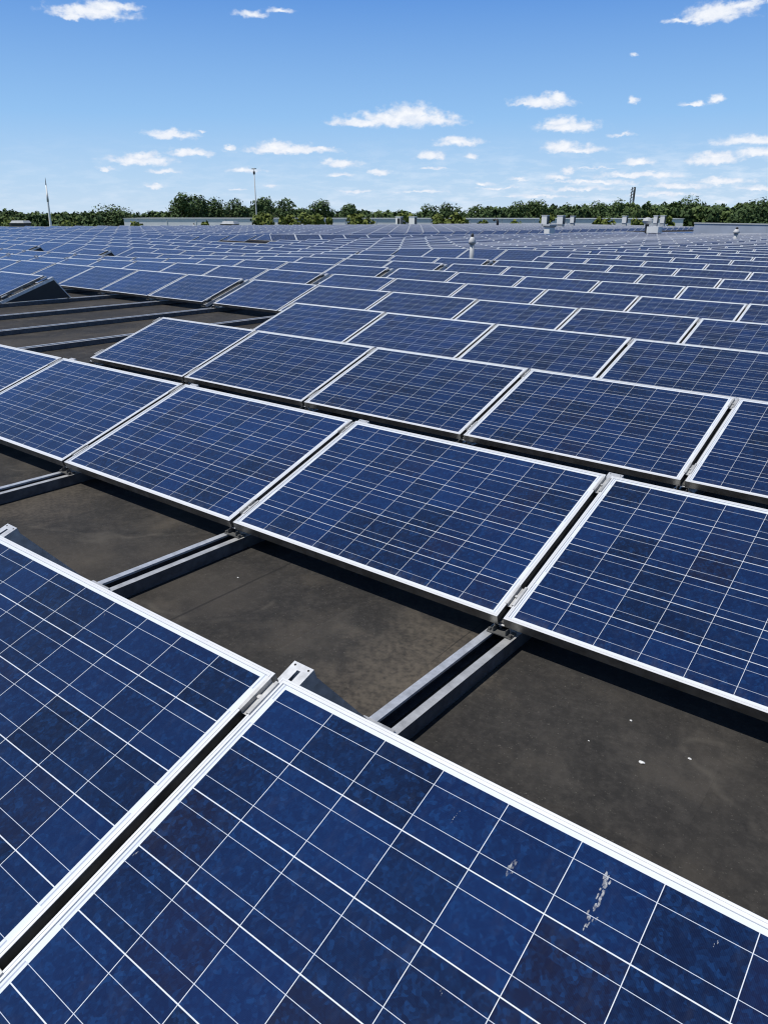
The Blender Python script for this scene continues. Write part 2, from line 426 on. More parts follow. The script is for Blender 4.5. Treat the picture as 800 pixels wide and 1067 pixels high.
# a second, end-on row along the walkway between the two far blocks
side = []
for i in range(42):
    y = 33.5 + i*PIT
    M = R0 @ Matrix.Translation((-30.2, y, zf(-30, y)+.02)) @ Matrix.Rotation(rad(62), 4, 'Z') @ Matrix.Rotation(rad(19), 4, 'X')
# the walkway row is laid as a saw-tooth of panels turned a little towards the walkway
side_spots = []
px, py = -34.0, 33.0
for i in range(40):
    a = rad(52 + min(30, i*2.2))
    M = R0 @ Matrix.Translation((px, py, zf(px, py)+.02)) @ Matrix.Rotation(a, 4, 'Z') @ Matrix.Rotation(rad(20), 4, 'X')
    side_spots.append(M)
    px += math.cos(a)*1.53; py += math.sin(a)*1.53

cand.sort(key=lambda t: -t[0])
big = [t for t in cand[:300] if t[0] > 0]
rest = cand[len(big):]
ORD = ['zeroth', 'first', 'second', 'third', 'fourth', 'fifth', 'sixth', 'seventh', 'eighth', 'ninth', 'tenth', 'eleventh', 'twelfth', 'thirteenth', 'fourteenth', 'fifteenth', 'sixteenth',
       'seventeenth', 'eighteenth', 'nineteenth', 'twentieth']
TENS = {2: 'twenty', 3: 'thirty', 4: 'forty', 5: 'fifty'}
TENTH = {2: 'twentieth', 3: 'thirtieth', 4: 'fortieth', 5: 'fiftieth'}
def ordinal(i):
    if i <= 20: return ORD[i]
    return TENTH[i//10] if i % 10 == 0 else TENS[i//10] + '-' + ORD[i % 10]
rows = {}
seen_rows = {}
for a, n, k, M in cand:
    if a > 0: seen_rows.setdefault(n, []).append(k)
for a, n, k, M in big: rows.setdefault(n, []).append((k, M))
PANELS = {}
PANEL_GROUP = 'blue solar panels in rows on the flat roof'
SPECIAL = {(0, -2): 'front row solar panel beyond the slotted bracket at the left edge', (0, 1): 'front row solar panel past the right end of the one with streaks',
           (0, 0): 'large front row solar panel with two white bird dropping streaks',
           (0, -1): 'front row solar panel whose upper corner meets the slotted steel bracket',
           (2, -4): 'solar panel at the exposed end of its row beside the bare roof with rails',
           (3, -9): 'solar panel ending its row with a dark open triangle beneath it'}
first = None
for n in sorted(rows):
    from_left = min(seen_rows[n]) == min(t[0] for t in rows[n])
    for i, (k, M) in enumerate(sorted(rows[n], key=lambda t: t[0])):
        if from_left: i, edge = sorted(seen_rows[n]).index(k), 'left'
        else: i, edge = sorted(seen_rows[n], reverse=True).index(k), 'right'
        r = empty('solar_panel', M)
        lab = SPECIAL.get((n, k)) or f'blue solar panel, {ordinal(i+1)} from the {edge} edge, in the {ordinal(n+1)} row from the front'
        tag(r, lab, 'solar panel', PANEL_GROUP)
        if first is None:
            first = [new_obj('frame', ME_FRAME, r), new_obj('cell_sheet', ME_LAM, r), new_obj('junction_box', ME_JB, r)]
        else:
            for c in (first if n < 9 else first[:2]):
                d = c.copy(); COL.objects.link(d); d.parent = r
        PANELS[(n, k)] = r
# the remaining, smallest panels: one mass
fm = MB()
def frame_far(M):
    w = .0155
    P = lambda x, y, z: M @ Vector((x, y, z))
    o = [(0, 0), (PW, 0), (PW, PD), (0, PD)]; i = [(w, w), (PW-w, w), (PW-w, PD-w), (w, PD-w)]
    for k in range(4):
        a, b, c, d = o[k], o[(k+1) % 4], i[(k+1) % 4], i[k]
        fm.quad(P(*a, 0), P(*b, 0), P(*c, 0), P(*d, 0), 2)
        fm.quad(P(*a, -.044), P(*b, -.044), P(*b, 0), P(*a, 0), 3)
off = 10.0
for a, n, k, M in rest:
    laminate(fm, off, M); frame_far(M); off += 10.0
    if off > 4000: off = 10.0
for M in side_spots:
    laminate(fm, off, M); frame_far(M); off += 10.0
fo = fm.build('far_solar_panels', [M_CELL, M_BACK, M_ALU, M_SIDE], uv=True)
tag(fo, 'pale mass of distant solar panel rows reaching to the far roof edge', 'solar panels', kind='stuff')

# ------------------------------------------------------------------ bird droppings, parts of the panels they lie on
def splat(panel, x, y, L, w, ang, n=26, seed=1):
    rs = random.Random(seed); mb = MB()
    for i in range(n):
        t = i/(n-1)
        cx = x + math.sin(ang)*t*L + rs.gauss(0, w*.20); cy = y - math.cos(ang)*t*L + rs.gauss(0, w*.12)
        r = w*(.26-.12*t)*rs.uniform(.35, 1.0)
        m = 7; b = len(mb.v)
        for q in range(m):
            a = 2*math.pi*q/m; rr = r*rs.uniform(.6, 1.25)
            mb.v.append((cx+rr*math.cos(a)*.75, cy+rr*math.sin(a)*1.9, -.0030+i*.000012))
        mb.f.append(tuple(range(b, b+m))); mb.mi.append(0); mb.uv.append(((0, 0),)*m)
    return mb.build('bird_dropping', M_DROP, panel)
def on_panel(n, k, u, v):
    M = PANELS[(n, k)].matrix_world if (n, k) in PANELS else None
    bpy.context.view_layer.update()
    Mi = PANELS[(n, k)].matrix_world.inverted()
    o = Mi @ CAM; d = Mi.to_3x3() @ ray(u, v); t = -(o.z+.003)/d.z
    p = o + d*t; return p.x, p.y
bpy.context.view_layer.update()
for (n, k, u0, v0, u1, v1, w, cnt, sd) in ((0, 0, 535, 898, 528, 912, .016, 16, 3), (0, 0, 633, 912, 610, 970, .018, 34, 5), (0, 0, 478, 846, 470, 858, .007, 7, 8), (0, 0, 748, 981, 742, 986, .006, 5, 9),
                                           (0, -1, 110, 640, 108, 643, .006, 4, 12), (0, 0, 461, 1030, 459, 1036, .007, 5, 14), (1, 1, 643, 618, 640, 628, .006, 6, 15), (0, 0, 143, 888, 139, 892, .008, 6, 18)):
    if (n, k) not in PANELS: continue
    xa, ya = on_panel(n, k, u0, v0); xb, yb = on_panel(n, k, u1, v1)
    splat(PANELS[(n, k)], xa, ya, math.hypot(xb-xa, yb-ya), w, math.atan2(xb-xa, ya-yb), cnt, sd)
def speck(n, k, u, v, r, sd):
    if (n, k) not in PANELS: return
    x, y = on_panel(n, k, u, v); splat(PANELS[(n, k)], x, y, r*1.5, r*1.5, .2, 4, sd)
speck(1, 0, 378, 446, .010, 21); speck(1, -1, 73, 379, .010, 22); speck(2, -4, 148, 361, .013, 23); speck(2, -2, 530, 388, .008, 24); speck(2, 0, 795, 540, .006, 25)
speck(3, -3, 303, 354, .010, 26); speck(4, -2, 665, 330, .012, 27); speck(4, -3, 538, 343, .008, 28)

# ------------------------------------------------------------------ support brackets at the joints, rails on the roof
def bracket_parts():
    T = Matrix.Rotation(TILT, 4, 'X')
    out = []
    mb = MB()                                   # tilted C channel with a slot and holes in its upper end
    w, z1, z0, e0, e1 = .035, -.046, -.096, .004, PD+.082
    def tb(*a): mb.box(*a, M=T)
    s0, s1 = PD+.018, PD+.060
    tb(-w, w, e0, s0, z1-.003, z1); tb(-w, w, s1, e1, z1-.003, z1)
    tb(-w, -.006, s0, s1, z1-.003, z1); tb(.006, w, s0, s1, z1-.003, z1)
    tb(-w, -w+.003, e0, e1, z0, z1-.003); tb(w-.003, w, e0, e1, z0, z1-.003)
    ch = ('slotted_channel', mb.mesh('slotted_channel'), M_STEEL)
    hole = []
    for hx in (-.024, .024):
        hb = MB(); c = Vector((hx, e1-.010, z1+.0006)); b = len(hb.v)
        for q in range(8):
            a = math.pi*q/4; hb.v.append(tuple(T @ (c + Vector((math.cos(a)*.0035, math.sin(a)*.0035, 0)))))
        hb.f.append(tuple(range(b, b+8))); hb.mi.append(0); hb.uv.append(((0, 0),)*8)
        me = hb.mesh('bolt_hole'); me.materials.append(M_DARK); hole.append(me)
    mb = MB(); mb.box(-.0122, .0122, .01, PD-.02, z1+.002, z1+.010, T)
    strip = ('gap_shade_strip', mb.mesh('gap_shade_strip'), M_STRIP)  # added strip that darkens the joint gap in place of its shade
    mb = MB()                                   # rear leg, down and back to the rails
    top = T @ Vector((0, PD+.06, -.07)); bot = Vector((0, top.y+.30, ROOF+.055))
    d = bot-top; L = d.length; ang = math.atan2(d.y, -d.z)
    ML = Matrix.Translation(top) @ Matrix.Rotation(ang, 4, 'X')
    mb.box(-.025, .025, -.0205, -.0175, -L, 0, ML); mb.box(-.025, -.022, -.0175, .0205, -L, 0, ML); mb.box(.022, .025, -.0175, .0205, -L, 0, ML)
    leg = ('rear_leg', mb.mesh('rear_leg'), M_STEEL)
    mb = MB()                                   # foot saddle on the rails, front
    mb.box(-.052, .052, -.005, .045, ROOF+.065, ROOF+.069); mb.box(-.0295, -.0262, .0, .045, ROOF+.069, -.05); mb.box(.0262, .0295, .0, .045, ROOF+.069, -.05)
    mb.box(-.050, -.040, .0, .014, ROOF+.071, ROOF+.078); mb.box(.040, .050, .0, .014, ROOF+.071, ROOF+.078)
    foot = ('front_foot', mb.mesh('front_foot'), M_FOOT)
    mb = MB(); mb.box(-.062, .062, bot.y-.04, bot.y+.04, ROOF+.065, ROOF+.071)
    rfoot = ('rear_foot', mb.mesh('rear_foot'), M_STEEL_D)
    cl = []
    for yc in (.13, PD-.075):
        mb = MB()
        mb.box(-.0120, .0120, yc-.055, yc+.055, -.014, -.011, T); mb.box(-.0120, -.0095, yc-.055, yc+.055, -.011, .004, T); mb.box(.0095, .0120, yc-.055, yc+.055, -.011, .004, T)
        mb.box(-.0195, -.0120, yc-.055, yc+.055, .001, .004, T); mb.box(.0120, .0195, yc-.055, yc+.055, .001, .004, T)
        ang6 = [(math.cos(q*math.pi/3)*.0085, math.sin(q*math.pi/3)*.0085) for q in range(6)]
        mb.tube([T @ Vector((0, yc, -.011)), T @ Vector((0, yc, -.002))], [.0068, .0068], 6)
        cl.append(('clamp', mb.mesh('clamp'), M_STEEL_D))
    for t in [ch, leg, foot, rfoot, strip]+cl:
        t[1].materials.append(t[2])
    return [ch, leg, foot, rfoot, strip]+cl, hole
BP, HOLE = bracket_parts()
def end_shade_mesh():
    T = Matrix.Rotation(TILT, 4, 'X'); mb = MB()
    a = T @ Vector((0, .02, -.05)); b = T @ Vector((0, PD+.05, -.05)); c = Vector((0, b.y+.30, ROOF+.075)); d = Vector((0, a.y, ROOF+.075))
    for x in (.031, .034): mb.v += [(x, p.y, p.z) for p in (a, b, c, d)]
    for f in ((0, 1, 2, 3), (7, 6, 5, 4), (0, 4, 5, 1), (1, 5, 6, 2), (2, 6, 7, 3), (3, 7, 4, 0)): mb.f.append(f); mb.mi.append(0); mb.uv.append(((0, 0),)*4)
    me = mb.mesh('end_shade_sheet'); me.materials.append(M_BLACK); return me
ME_END_SHADE = end_shade_mesh()  # added black sheet filling the open row end, standing for shade under the panels
proto = None
def add_bracket(n, k, label):
    """support at the joint on the low-x side of panel k in row n"""
    global proto
    x = joint_x(n, k) - (PIT-PW)/2; y = Y0 + n*ROW
    M = R0 @ Matrix.Translation((x, y, zf(x, y)))
    r = empty('support_bracket', M); tag(r, label, 'bracket', 'galvanised brackets carrying the panel rows')
    if proto is None:
        proto = []
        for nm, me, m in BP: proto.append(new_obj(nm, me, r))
        for hm in HOLE: proto_h.append(new_obj('bolt_hole', hm, proto[0]))
    else:
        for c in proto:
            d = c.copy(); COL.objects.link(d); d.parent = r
            if c is proto[0]:
                for h0 in proto_h:
                    h = h0.copy(); COL.objects.link(h); h.parent = d
    return r
proto_h = []
for n in range(0, 9):
    ks = sorted(k for k in range(-24, 7) if present(n, k))
    spots = []
    for k in ks:
        spots.append(k)
        if k+1 not in ks: spots.append(k+1)
    if n >= 4: pass
    spots = sorted(set(spots)); cnt = 0
    for k in spots:
        x = joint_x(n, k)
        q = proj(R0 @ Vector((x, Y0+n*ROW, 0))); q2 = proj(R0 @ Vector((x, Y0+n*ROW+PD*CT, PD*ST)))
        if max(q[0], q2[0]) < -60 or min(q[0], q2[0]) > 860 or q2[2] < .2: continue
        if n == 0 and k not in (-1, 0): continue
        cnt += 1
        lab = f'galvanised bracket at the {ordinal(cnt)} panel joint from the left edge, {ordinal(n+1)} row from the front'
        if n == 0 and k == 0: lab = 'slotted galvanised bracket sticking out between the two front panels'
        if n == 0 and k == -1: lab = 'slotted galvanised bracket end at the left edge behind the front panel'
        br = add_bracket(n, k, lab)
        if k-1 in ks and k not in ks and n in (3, 7): new_obj('end_shade_sheet', ME_END_SHADE, br)
        if n >= 4 and k == -6 and (k-1) in ks:      # the wide joint has a second bracket for the row that ends there
            add_bracket(n, k, f'galvanised bracket at the open end of the wide gap in the {ordinal(n+1)} row').matrix_world = \
                R0 @ Matrix.Translation((joint_x(n, k-1)+PW+.02, Y0+n*ROW, zf(joint_x(n, k-1)+PW, Y0+n*ROW)))
        elif k-1 in ks and k not in ks and n not in (0, 1):
            pass

# rails: a pair of C channels per joint line
RAILY0, RAILY1 = -.35, 13.6
def add_rail(k, y0, y1, label, dx=0.0):
    rot = math.atan2(SKEW, ROW)
    x = joint_x(0, k) - (PIT-PW)/2 - SKEW*Y0/ROW + dx
    segs = max(2, int((y1-y0)/1.0))
    r = empty('roof_rail', R0 @ Matrix.Translation((x + y0*SKEW/ROW, y0, ROOF)))
    tag(r, label, 'rail', 'galvanised rails laid across the roof in pairs')
    for s in (-1, 1):
        mb = MB()
        for i in range(segs):
            ya, yb = y0+(y1-y0)*i/segs, y0+(y1-y0)*(i+1)/segs
            def P(lx, y, z):
                xx = x + y*SKEW/ROW
                return Vector((lx + (y-y0)*SKEW/ROW, y-y0, z + zf(xx, y)))
            c = s*.045
            # C section, 40 wide 68 high, open towards its twin; outline without shared planes
            w_ = .0165
            outl = [(c+s*w_, .002), (c+s*w_, .062), (c-s*w_, .062), (c-s*w_, .052), (c-s*(w_-.0025), .052), (c-s*(w_-.0025), .0595), (c+s*(w_-.0025), .0595), (c+s*(w_-.0025), .0045), (c-s*w_, .0045), (c-s*w_, .002)]
            m = len(outl)
            for q in range(m):
                a, b = outl[q], outl[(q+1) % m]
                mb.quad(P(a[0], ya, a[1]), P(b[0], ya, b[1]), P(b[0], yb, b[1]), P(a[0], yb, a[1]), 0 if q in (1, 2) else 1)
            if i in (0, segs-1):
                ye = ya if i == 0 else yb
                for (p0, p1, p2, p3) in ((0, 1, 6, 7), (1, 2, 5, 6), (0, 7, 8, 9)):
                    mb.quad(*[P(outl[t][0], ye, outl[t][1]) for t in (p0, p1, p2, p3)])
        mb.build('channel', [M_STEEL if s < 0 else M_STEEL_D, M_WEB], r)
    return r
lab_r = {0: 'pair of galvanised rails crossing the bare roof beneath the front slotted bracket', -1: 'pair of galvanised rails in the aisle beside the dark lap seam of the roof',
         -2: 'pair of galvanised rails in the aisle under the left edge panels', 1: 'pair of galvanised rails under the large front panel'}
RK = list(range(-13, 4))
for i, k in enumerate(RK):
    y1 = 12.5 if k < -3 else 8.0
    add_rail(k, RAILY0 if k > -4 else 2.0, y1, lab_r.get(k) or f'pair of galvanised rails on the bare roof, {ordinal(i+1)} joint line counted from the left edge')

# ------------------------------------------------------------------ small things on the deck
def deck_at(u, v, z=ROOF+.0):
    q = R0i.to_3x3() @ ray(u, v); t = (z-CAMH)/q.z
    p = CAM + q*t; return p                     # deck coordinates
rs = random.Random(4)
def pebble(u, v, s, lab):
    p = deck_at(u, v); mb = MB()
    me = bpy.data.meshes.new('chip'); bm = bmesh.new(); bmesh.ops.create_icosphere(bm, subdivisions=2, radius=1)
    for w in bm.verts:
        w.co *= rs.uniform(.72, 1.12); w.co = Vector((w.co.x*s, w.co.y*s*.7, w.co.z*s*.4))
    bm.to_mesh(me); bm.free()
    o = new_obj('stone_chip', me, None, [M_CHIP]); o.matrix_world = R0 @ Matrix.Translation((p.x, p.y, ROOF+s*.25))
    tag(o, lab, 'stone chip', 'white stone chips on the dark roof')
for a in ((668, 795, .010, 'white stone chip on bare roof, larger of the two near the big front panel'), (718, 791, .006, 'thin pale stone chip on bare roof, to the right of the larger chip'),
          (657, 751, .005, 'small white stone chip between the rails and the front panel'), (613, 772, .003, 'tiny white stone chip on bare roof near the rails'),
          (248, 602, .005, 'white stone chip beside the dark lap seam in the aisle')): pebble(*a)
# ------------------------------------------------------------------ far roof equipment
def unit(name, u0, u1, vt, vb, dist, depth, label, cat, group=None, louvre=False, cap=False):
    """white sheet-metal box standing on the far roof, its front towards -Y; right-hand side louvred"""
    pb = far_at((u0+u1)/2, vb, dist); pt = far_at((u0+u1)/2, vt, dist)
    pl = far_at(u0, vb, dist); pr = far_at(u1, vb, dist)
    w = (pr-pl).length; h = pt.z-pb.z
    depth *= .5
    M = Matrix.Translation(pb) @ Matrix.Rotation(rad(-6), 4, 'Z')
    r = empty(name, M); tag(r, label, cat, group)
    mb = MB(); mb.box(-w*.5, w*.5, 0, depth, 0.02, h)
    mb.build('casing', M_WHITE, r)
    mb = MB(); mb.box(-w*.5-.04, w*.5+.04, -.04, depth+.04, h+.002, h+.05); mb.build('top_cover', M_WHITE, r)
    mb = MB()
    nsl = 7
    for i in range(nsl):
        z = h*(.12+.76*i/(nsl-1)); mb.box(w*.5+.002, w*.5+.03, depth*.08, depth*.92, z-h*.05, z+h*.05)
    mb.build('louvre_slats', M_LOUVRE, r)
    if louvre:
        mb = MB(); mb.box(-w*.1, w*.42, -.03, -.003, h*.12, h*.82); mb.build('front_louvre', M_LOUVRE, r)
    mb = MB(); mb.box(-w*.45, w*.45, .05, depth-.05, -.6, .018); mb.build('base_curb', M_GREY, r)
    return r
VG = 'white ventilation boxes along the far roof edge'
unit('ventilation_box', 411, 418, 226, 234.2, 112, 1.0, 'small white ventilation box with a dark louvred front, beside the paler long warehouse wall', 'vent box', VG, louvre=True)
unit('ventilation_box', 425, 432.5, 226, 234.2, 112, 1.1, 'white ventilation box with a dark side standing alone left of the bushes', 'vent box', VG)
unit('ventilation_box', 563, 569.5, 224.6, 234, 95, 1.0, 'white ventilation box standing above the flared duct', 'vent box', VG)
unit('ventilation_box', 579, 586, 224.8, 234, 99, 1.2, 'widest white ventilation box with dark twin louvres on its side', 'vent box', VG)
unit('ventilation_box', 593, 597.5, 225.3, 232.5, 110, .9, 'small white ventilation box just right of the widest box', 'vent box', VG)
unit('ventilation_box', 647, 652, 225.2, 232.6, 118, .9, 'lone white ventilation box below the thin mast', 'vent box', VG)
unit('ventilation_box', 679.5, 684, 224.8, 232.8, 118, .9, 'white ventilation box of a pair, nearer the turbine vent', 'vent box', VG)
unit('ventilation_box', 686.5, 691.5, 224.8, 232.8, 118, .9, 'white ventilation box of a pair, nearer the warehouse end', 'vent box', VG)
# flared duct
def duct():
    D = 62.0
    pb = far_at(569, 246, D); M = Matrix.Translation(pb) @ Matrix.Rotation(rad(-20), 4, 'Z'); r = empty('flared_duct', M); tag(r, 'square grey roof duct with a flared hood in front of the ventilation boxes', 'roof duct')
    px = D/F*.95
    mb = MB(); mb.box(-4*px, 3.5*px, 0, .55, -.05, 8*px); mb.build('shaft', M_WHITE, r)
    mb = MB(); mb.box(-4*px, 3.5*px, 0, .55, 8.05*px, 9.6*px, taper=-.35); mb.box(-5.3*px, 4.8*px, -.09, .64, 9.65*px, 11*px); mb.build('hood', M_GREY, r)
duct()
# vent pipes with white caps
def vent_pipe(u, vt, vb, D, label, wpx=4.4):
    pb = far_at(u, vb, D); pt = far_at(u, vt, D); h = pt.z-pb.z; px = D/F
    r = empty('vent_pipe', Matrix.Translation(pb)); tag(r, label, 'vent pipe')
    R = wpx*px/2
    mb = MB(); mb.tube([Vector((0, 0, -.5)), Vector((0, 0, h*.62))], [R, R], 20); mb.build('pipe', M_GREY, r, smooth=True)
    mb = MB(); mb.tube([Vector((0, 0, h*.60)), Vector((0, 0, h*.70)), Vector((0, 0, h*.80)), Vector((0, 0, h*.86))], [R*1.5, R*1.55, R*1.15, R*.75], 20); mb.build('rain_cap', M_CAP, r, smooth=True)
    mb = MB(); mb.tube([Vector((0, 0, h*.855)), Vector((0, 0, h*.93)), Vector((0, 0, h))], [R*.6, R*.7, R*.35], 14); mb.build('cowl', M_BLACK, r, smooth=True)
vent_pipe(491, 243, 271, 23.6, 'galvanised vent pipe with a white rain cap rising between panel rows')
vent_pipe(765, 236.5, 253, 48.0, 'shorter vent pipe with a round white cap in front of the blue grey wall', 3.6)
vent_pipe(203, 232.6, 243, 82.0, 'small dark vent pipe near the big dark trees', 2.2)
# turbine vent
def turbine():
    D = 70; pb = far_at(673, 241, D); px = D/F; r = empty('turbine_vent', Matrix.Translation(pb)); tag(r, 'round grey turbine vent on a short neck beside the pair of white boxes', 'turbine vent')
    mb = MB(); mb.tube([Vector((0, 0, -.4)), Vector((0, 0, 6*px))], [1.7*px, 1.7*px], 14); mb.build('neck', M_LOUVRE, r, smooth=True)
    mb = MB(); mb.tube([Vector((0, 0, 6*px)), Vector((0, 0, 7.2*px)), Vector((0, 0, 9*px)), Vector((0, 0, 11*px)), Vector((0, 0, 12*px))], [2*px, 3.8*px, 4.6*px, 3.6*px, 1.2*px], 18); mb.build('turbine_head', M_GREY, r)
    mb = MB(); mb.box(2.5*px, 13*px, -.6, .4, -.1, 4.2*px); o = mb.build('equipment_box', M_WHITE); o.matrix_world = Matrix.Translation(pb)
    tag(o, 'low white equipment box at the foot of the turbine vent', 'equipment box')
turbine()
# gooseneck
def goose():
    D = 104; pb = far_at(518, 235.5, D); px = D/F; r = empty('gooseneck_vent', Matrix.Translation(pb)); tag(r, 'dark gooseneck pipe bent over on the far roof edge', 'roof vent')
    mb = MB(); mb.tube([Vector((0, 0, -.5)), Vector((0, 0, 4.5*px)), Vector((-.8*px, 0, 5.8*px)), Vector((-2.5*px, -.1, 6*px)), Vector((-4*px, -.15, 5*px))], [1.2*px]*5, 10); mb.build('bent_pipe', M_BLACK, r, smooth=True)
    mb = MB(); mb.tube([Vector((0, 0, -.52)), Vector((0, 0, -.2))], [2.2*px, 1.5*px], 10); mb.build('flashing', M_GREY, r)
goose()
# low hatches
def hatch(u, vt, vb, wpx, D, label):
    pb = far_at(u, vb, D); px = D/F; h = (vb-vt)*px; r = empty('roof_hatch', Matrix.Translation(pb) @ Matrix.Rotation(rad(20), 4, 'Z')); tag(r, label, 'roof hatch')
    w = wpx*px/2
    mb = MB(); mb.box(-w, w, 0, 1.2, -.1, h*.55); mb.build('curb', M_LOUVRE, r)
    mb = MB(); mb.box(-w*.8, w*1.05, -.1, 1.3, h*.56, h, taper=.2); mb.build('cover', M_GREY, r)
hatch(237, 231.5, 237, 15, 96, 'low dark roof hatch with a grey cover left of the lamp post')
hatch(18, 231, 235.5, 16, 112, 'low dark roof hatch at the left end of the far roof edge')

# ------------------------------------------------------------------ poles
def lamp_post():
    D = 150; pt = far_at(264.6, 176, D); px = D/F; r = empty('lamp_post', Matrix.Translation((pt.x, pt.y, -8.5))); tag(r, 'tall thin lamp post with a small twin head rising against the sky', 'lamp post')
    h = pt.z+8.5
    mb = MB(); mb.tube([Vector((0, 0, 0)), Vector((0, 0, h*.5)), Vector((0, 0, h))], [.8*px, .62*px, .42*px], 10); mb.build('pole', M_GREY, r, smooth=True)
    for s in (-1, 1):
        mb = MB(); mb.box(s*.06 if s > 0 else -2.2*px, 2.2*px if s > 0 else -.06, -.2, .2, h-.06, h+.1); mb.build('lamp_head', M_GREY, r)
    mb = MB(); mb.box(-.13, .13, -.13, .13, h-.9, h-.4); mb.build('junction_housing', M_LOUVRE, r)
lamp_post()
def leaning_pole():
    D = 120; pb = far_at(53.3, 236, D); pt = far_at(48.3, 193, D); tip = far_at(47.4, 185, D); px = D/F
    r = empty('leaning_mast', Matrix.Translation(pb)); tag(r, 'thick white mast leaning slightly with a thin dark aerial on top', 'mast')
    e = pt-pb; bot = -e*(8.3/e.z)
    mb = MB(); mb.tube([bot, Vector((0, 0, 0)), e*.55, e], [1.3*px, 1.1*px, .8*px, .5*px], 10); mb.build('pole', M_WHITE, r, smooth=True)
    mb = MB(); mb.tube([e*.6, e*.8], [.92*px, .78*px], 10); mb.build('dark_sleeve', M_GREY, r, smooth=True)
    mb = MB(); mb.tube([e, tip-pb], [.5*px, .12*px], 6); mb.build('aerial', M_BLACK, r)
leaning_pole()
def lattice_mast():
    D = 420; pb = far_at(656.3, 226, D); pt = far_at(657.8, 195, D); px = D/F
    r = empty('lattice_mast', Matrix.Translation((pb.x, pb.y, -8.5))); tag(r, 'distant dark lattice mast rising above the trees', 'mast')
    h = pt.z+8.5; d = (pt-pb); 
    mb = MB()
    for (sx, sy) in ((-1, -1), (1, -1), (0, 1)):
        mb.tube([Vector((sx*1.1, sy*1.1, 0)), Vector((sx*.75+.5, sy*.75, h))], [.28, .22], 6)
    for i in range(16):
        z0, z1 = h*i/16, h*(i+1)/16
        mb.tube([Vector((-1, -1, z0)), Vector((1, -1, z1))], [.14, .14], 5); mb.tube([Vector((1, -1, z0)), Vector((0, 1, z1))], [.14, .14], 5)
    mb.build('lattice', M_LOUVRE, r)
    mb = MB(); mb.tube([Vector((.5, 0, h-6)), Vector((.5, 0, h))], [.45, .45], 8); mb.build('antenna_panel', M_GREY, r)
lattice_mast()

# ------------------------------------------------------------------ pale warehouse beyond
def warehouse():
    D = 176
    a = far_at(129, 226.3, D); b = far_at(712, 226.2, D*.93)
    d = Vector((b.x-a.x, b.y-a.y, 0)); L = d.length; ang = math.atan2(d.y, d.x)
    r = empty('warehouse', Matrix.Translation((a.x, a.y, -8.5)) @ Matrix.Rotation(ang, 4, 'Z')); tag(r, 'long pale flat-roofed warehouse stretching below the trees', 'warehouse')
    h = (a.z+b.z)/2+8.5-.30
    mb = MB(); mb.box(0, L, 0, 12, 0, h); mb.build('wall', M_WALL, r)
    mb = MB(); mb.box(-.15, L+.15, -.15, 12.15, h+.003, h+.09); mb.build('roof_trim', M_COPING, r)
    mb = MB()
    n = int(L/6)
    for i in range(n):
        x = (i+.5)*L/n; mb.box(x-.06, x+.06, -.08, -.003, .5, h-.1)
    o = mb.build('cladding_joint_moulding', M_COPING, r)
    mb = MB(); mb.box(2, L*.47, -.4, -.1, h-2.4, h-2.1); mb.build('pipe_run_moulding', M_COPING, r)
warehouse()

# ------------------------------------------------------------------ trees
def crown_mesh(name, R, H, lobes, faces, size, seed, flat=.8, taper=.5):
    rs = random.Random(seed); mb = MB()
    L = []
    for i in range(lobes):
        a = rs.uniform(0, 2*math.pi); t = rs.random()**1.2
        rr = R*(.25+.5*rs.random())*(1-taper*t)
        L.append((Vector((math.cos(a)*rr, math.sin(a)*rr, H*(.22+.62*t))), R*rs.uniform(.34, .58)*(1-.45*taper*t)))
    L.append((Vector((0, 0, H*.45)), R*.7)); L.append((Vector((rs.uniform(-.2, .2)*R, 0, H-R*.36)), R*.38)); L.append((Vector((rs.uniform(-.5, .5)*R, rs.uniform(-.4, .4)*R, H-R*.55)), R*.45))
    tot = sum(l[1]**2 for l in L)
    for c, r in L:
        for q in range(int(faces*r*r/tot)):
            v = Vector((rs.gauss(0, 1), rs.gauss(0, 1), rs.gauss(0, 1))).normalized()
            p = c + v*r*(rs.random()**.33)*rs.uniform(.85, 1.12); 
            p.z = c.z + (p.z-c.z)*flat*1.15
            if p.z < H*.06: p.z = H*.06+rs.random()*H*.05
            nrm = (v + Vector((rs.gauss(0, .5), rs.gauss(0, .5), rs.gauss(0, .5)+.3))).normalized()
            e1 = nrm.orthogonal().normalized(); e2 = nrm.cross(e1); s = size*rs.uniform(.5, 1.3); an = rs.uniform(0, 6.28)
            f1 = (e1*math.cos(an)+e2*math.sin(an))*s; f2 = (e2*math.cos(an)-e1*math.sin(an))*s*.7
            mb.quad(p-f1-f2*.3, p-f2, p+f1, p+f2)
    me = bpy.data.meshes.new(name); me.from_pydata(mb.v, [], mb.f); me.update(); return me
def trunk_mesh(H, r, seed):
    rs = random.Random(seed); mb = MB()
    mb.tube([Vector((0, 0, 0)), Vector((.1, 0, H*.3)), Vector((0, .15, H*.7))], [r, r*.75, r*.3], 8)
    for i in range(5):
        a = rs.uniform(0, 6.28); z = H*rs.uniform(.3, .5); l = H*.28
        mb.tube([Vector((0, 0, z)), Vector((math.cos(a)*l*.6, math.sin(a)*l*.6, z+l*.5)), Vector((math.cos(a)*l, math.sin(a)*l, z+l))], [r*.4, r*.25, r*.1], 6)
    return mb.mesh('trunk')
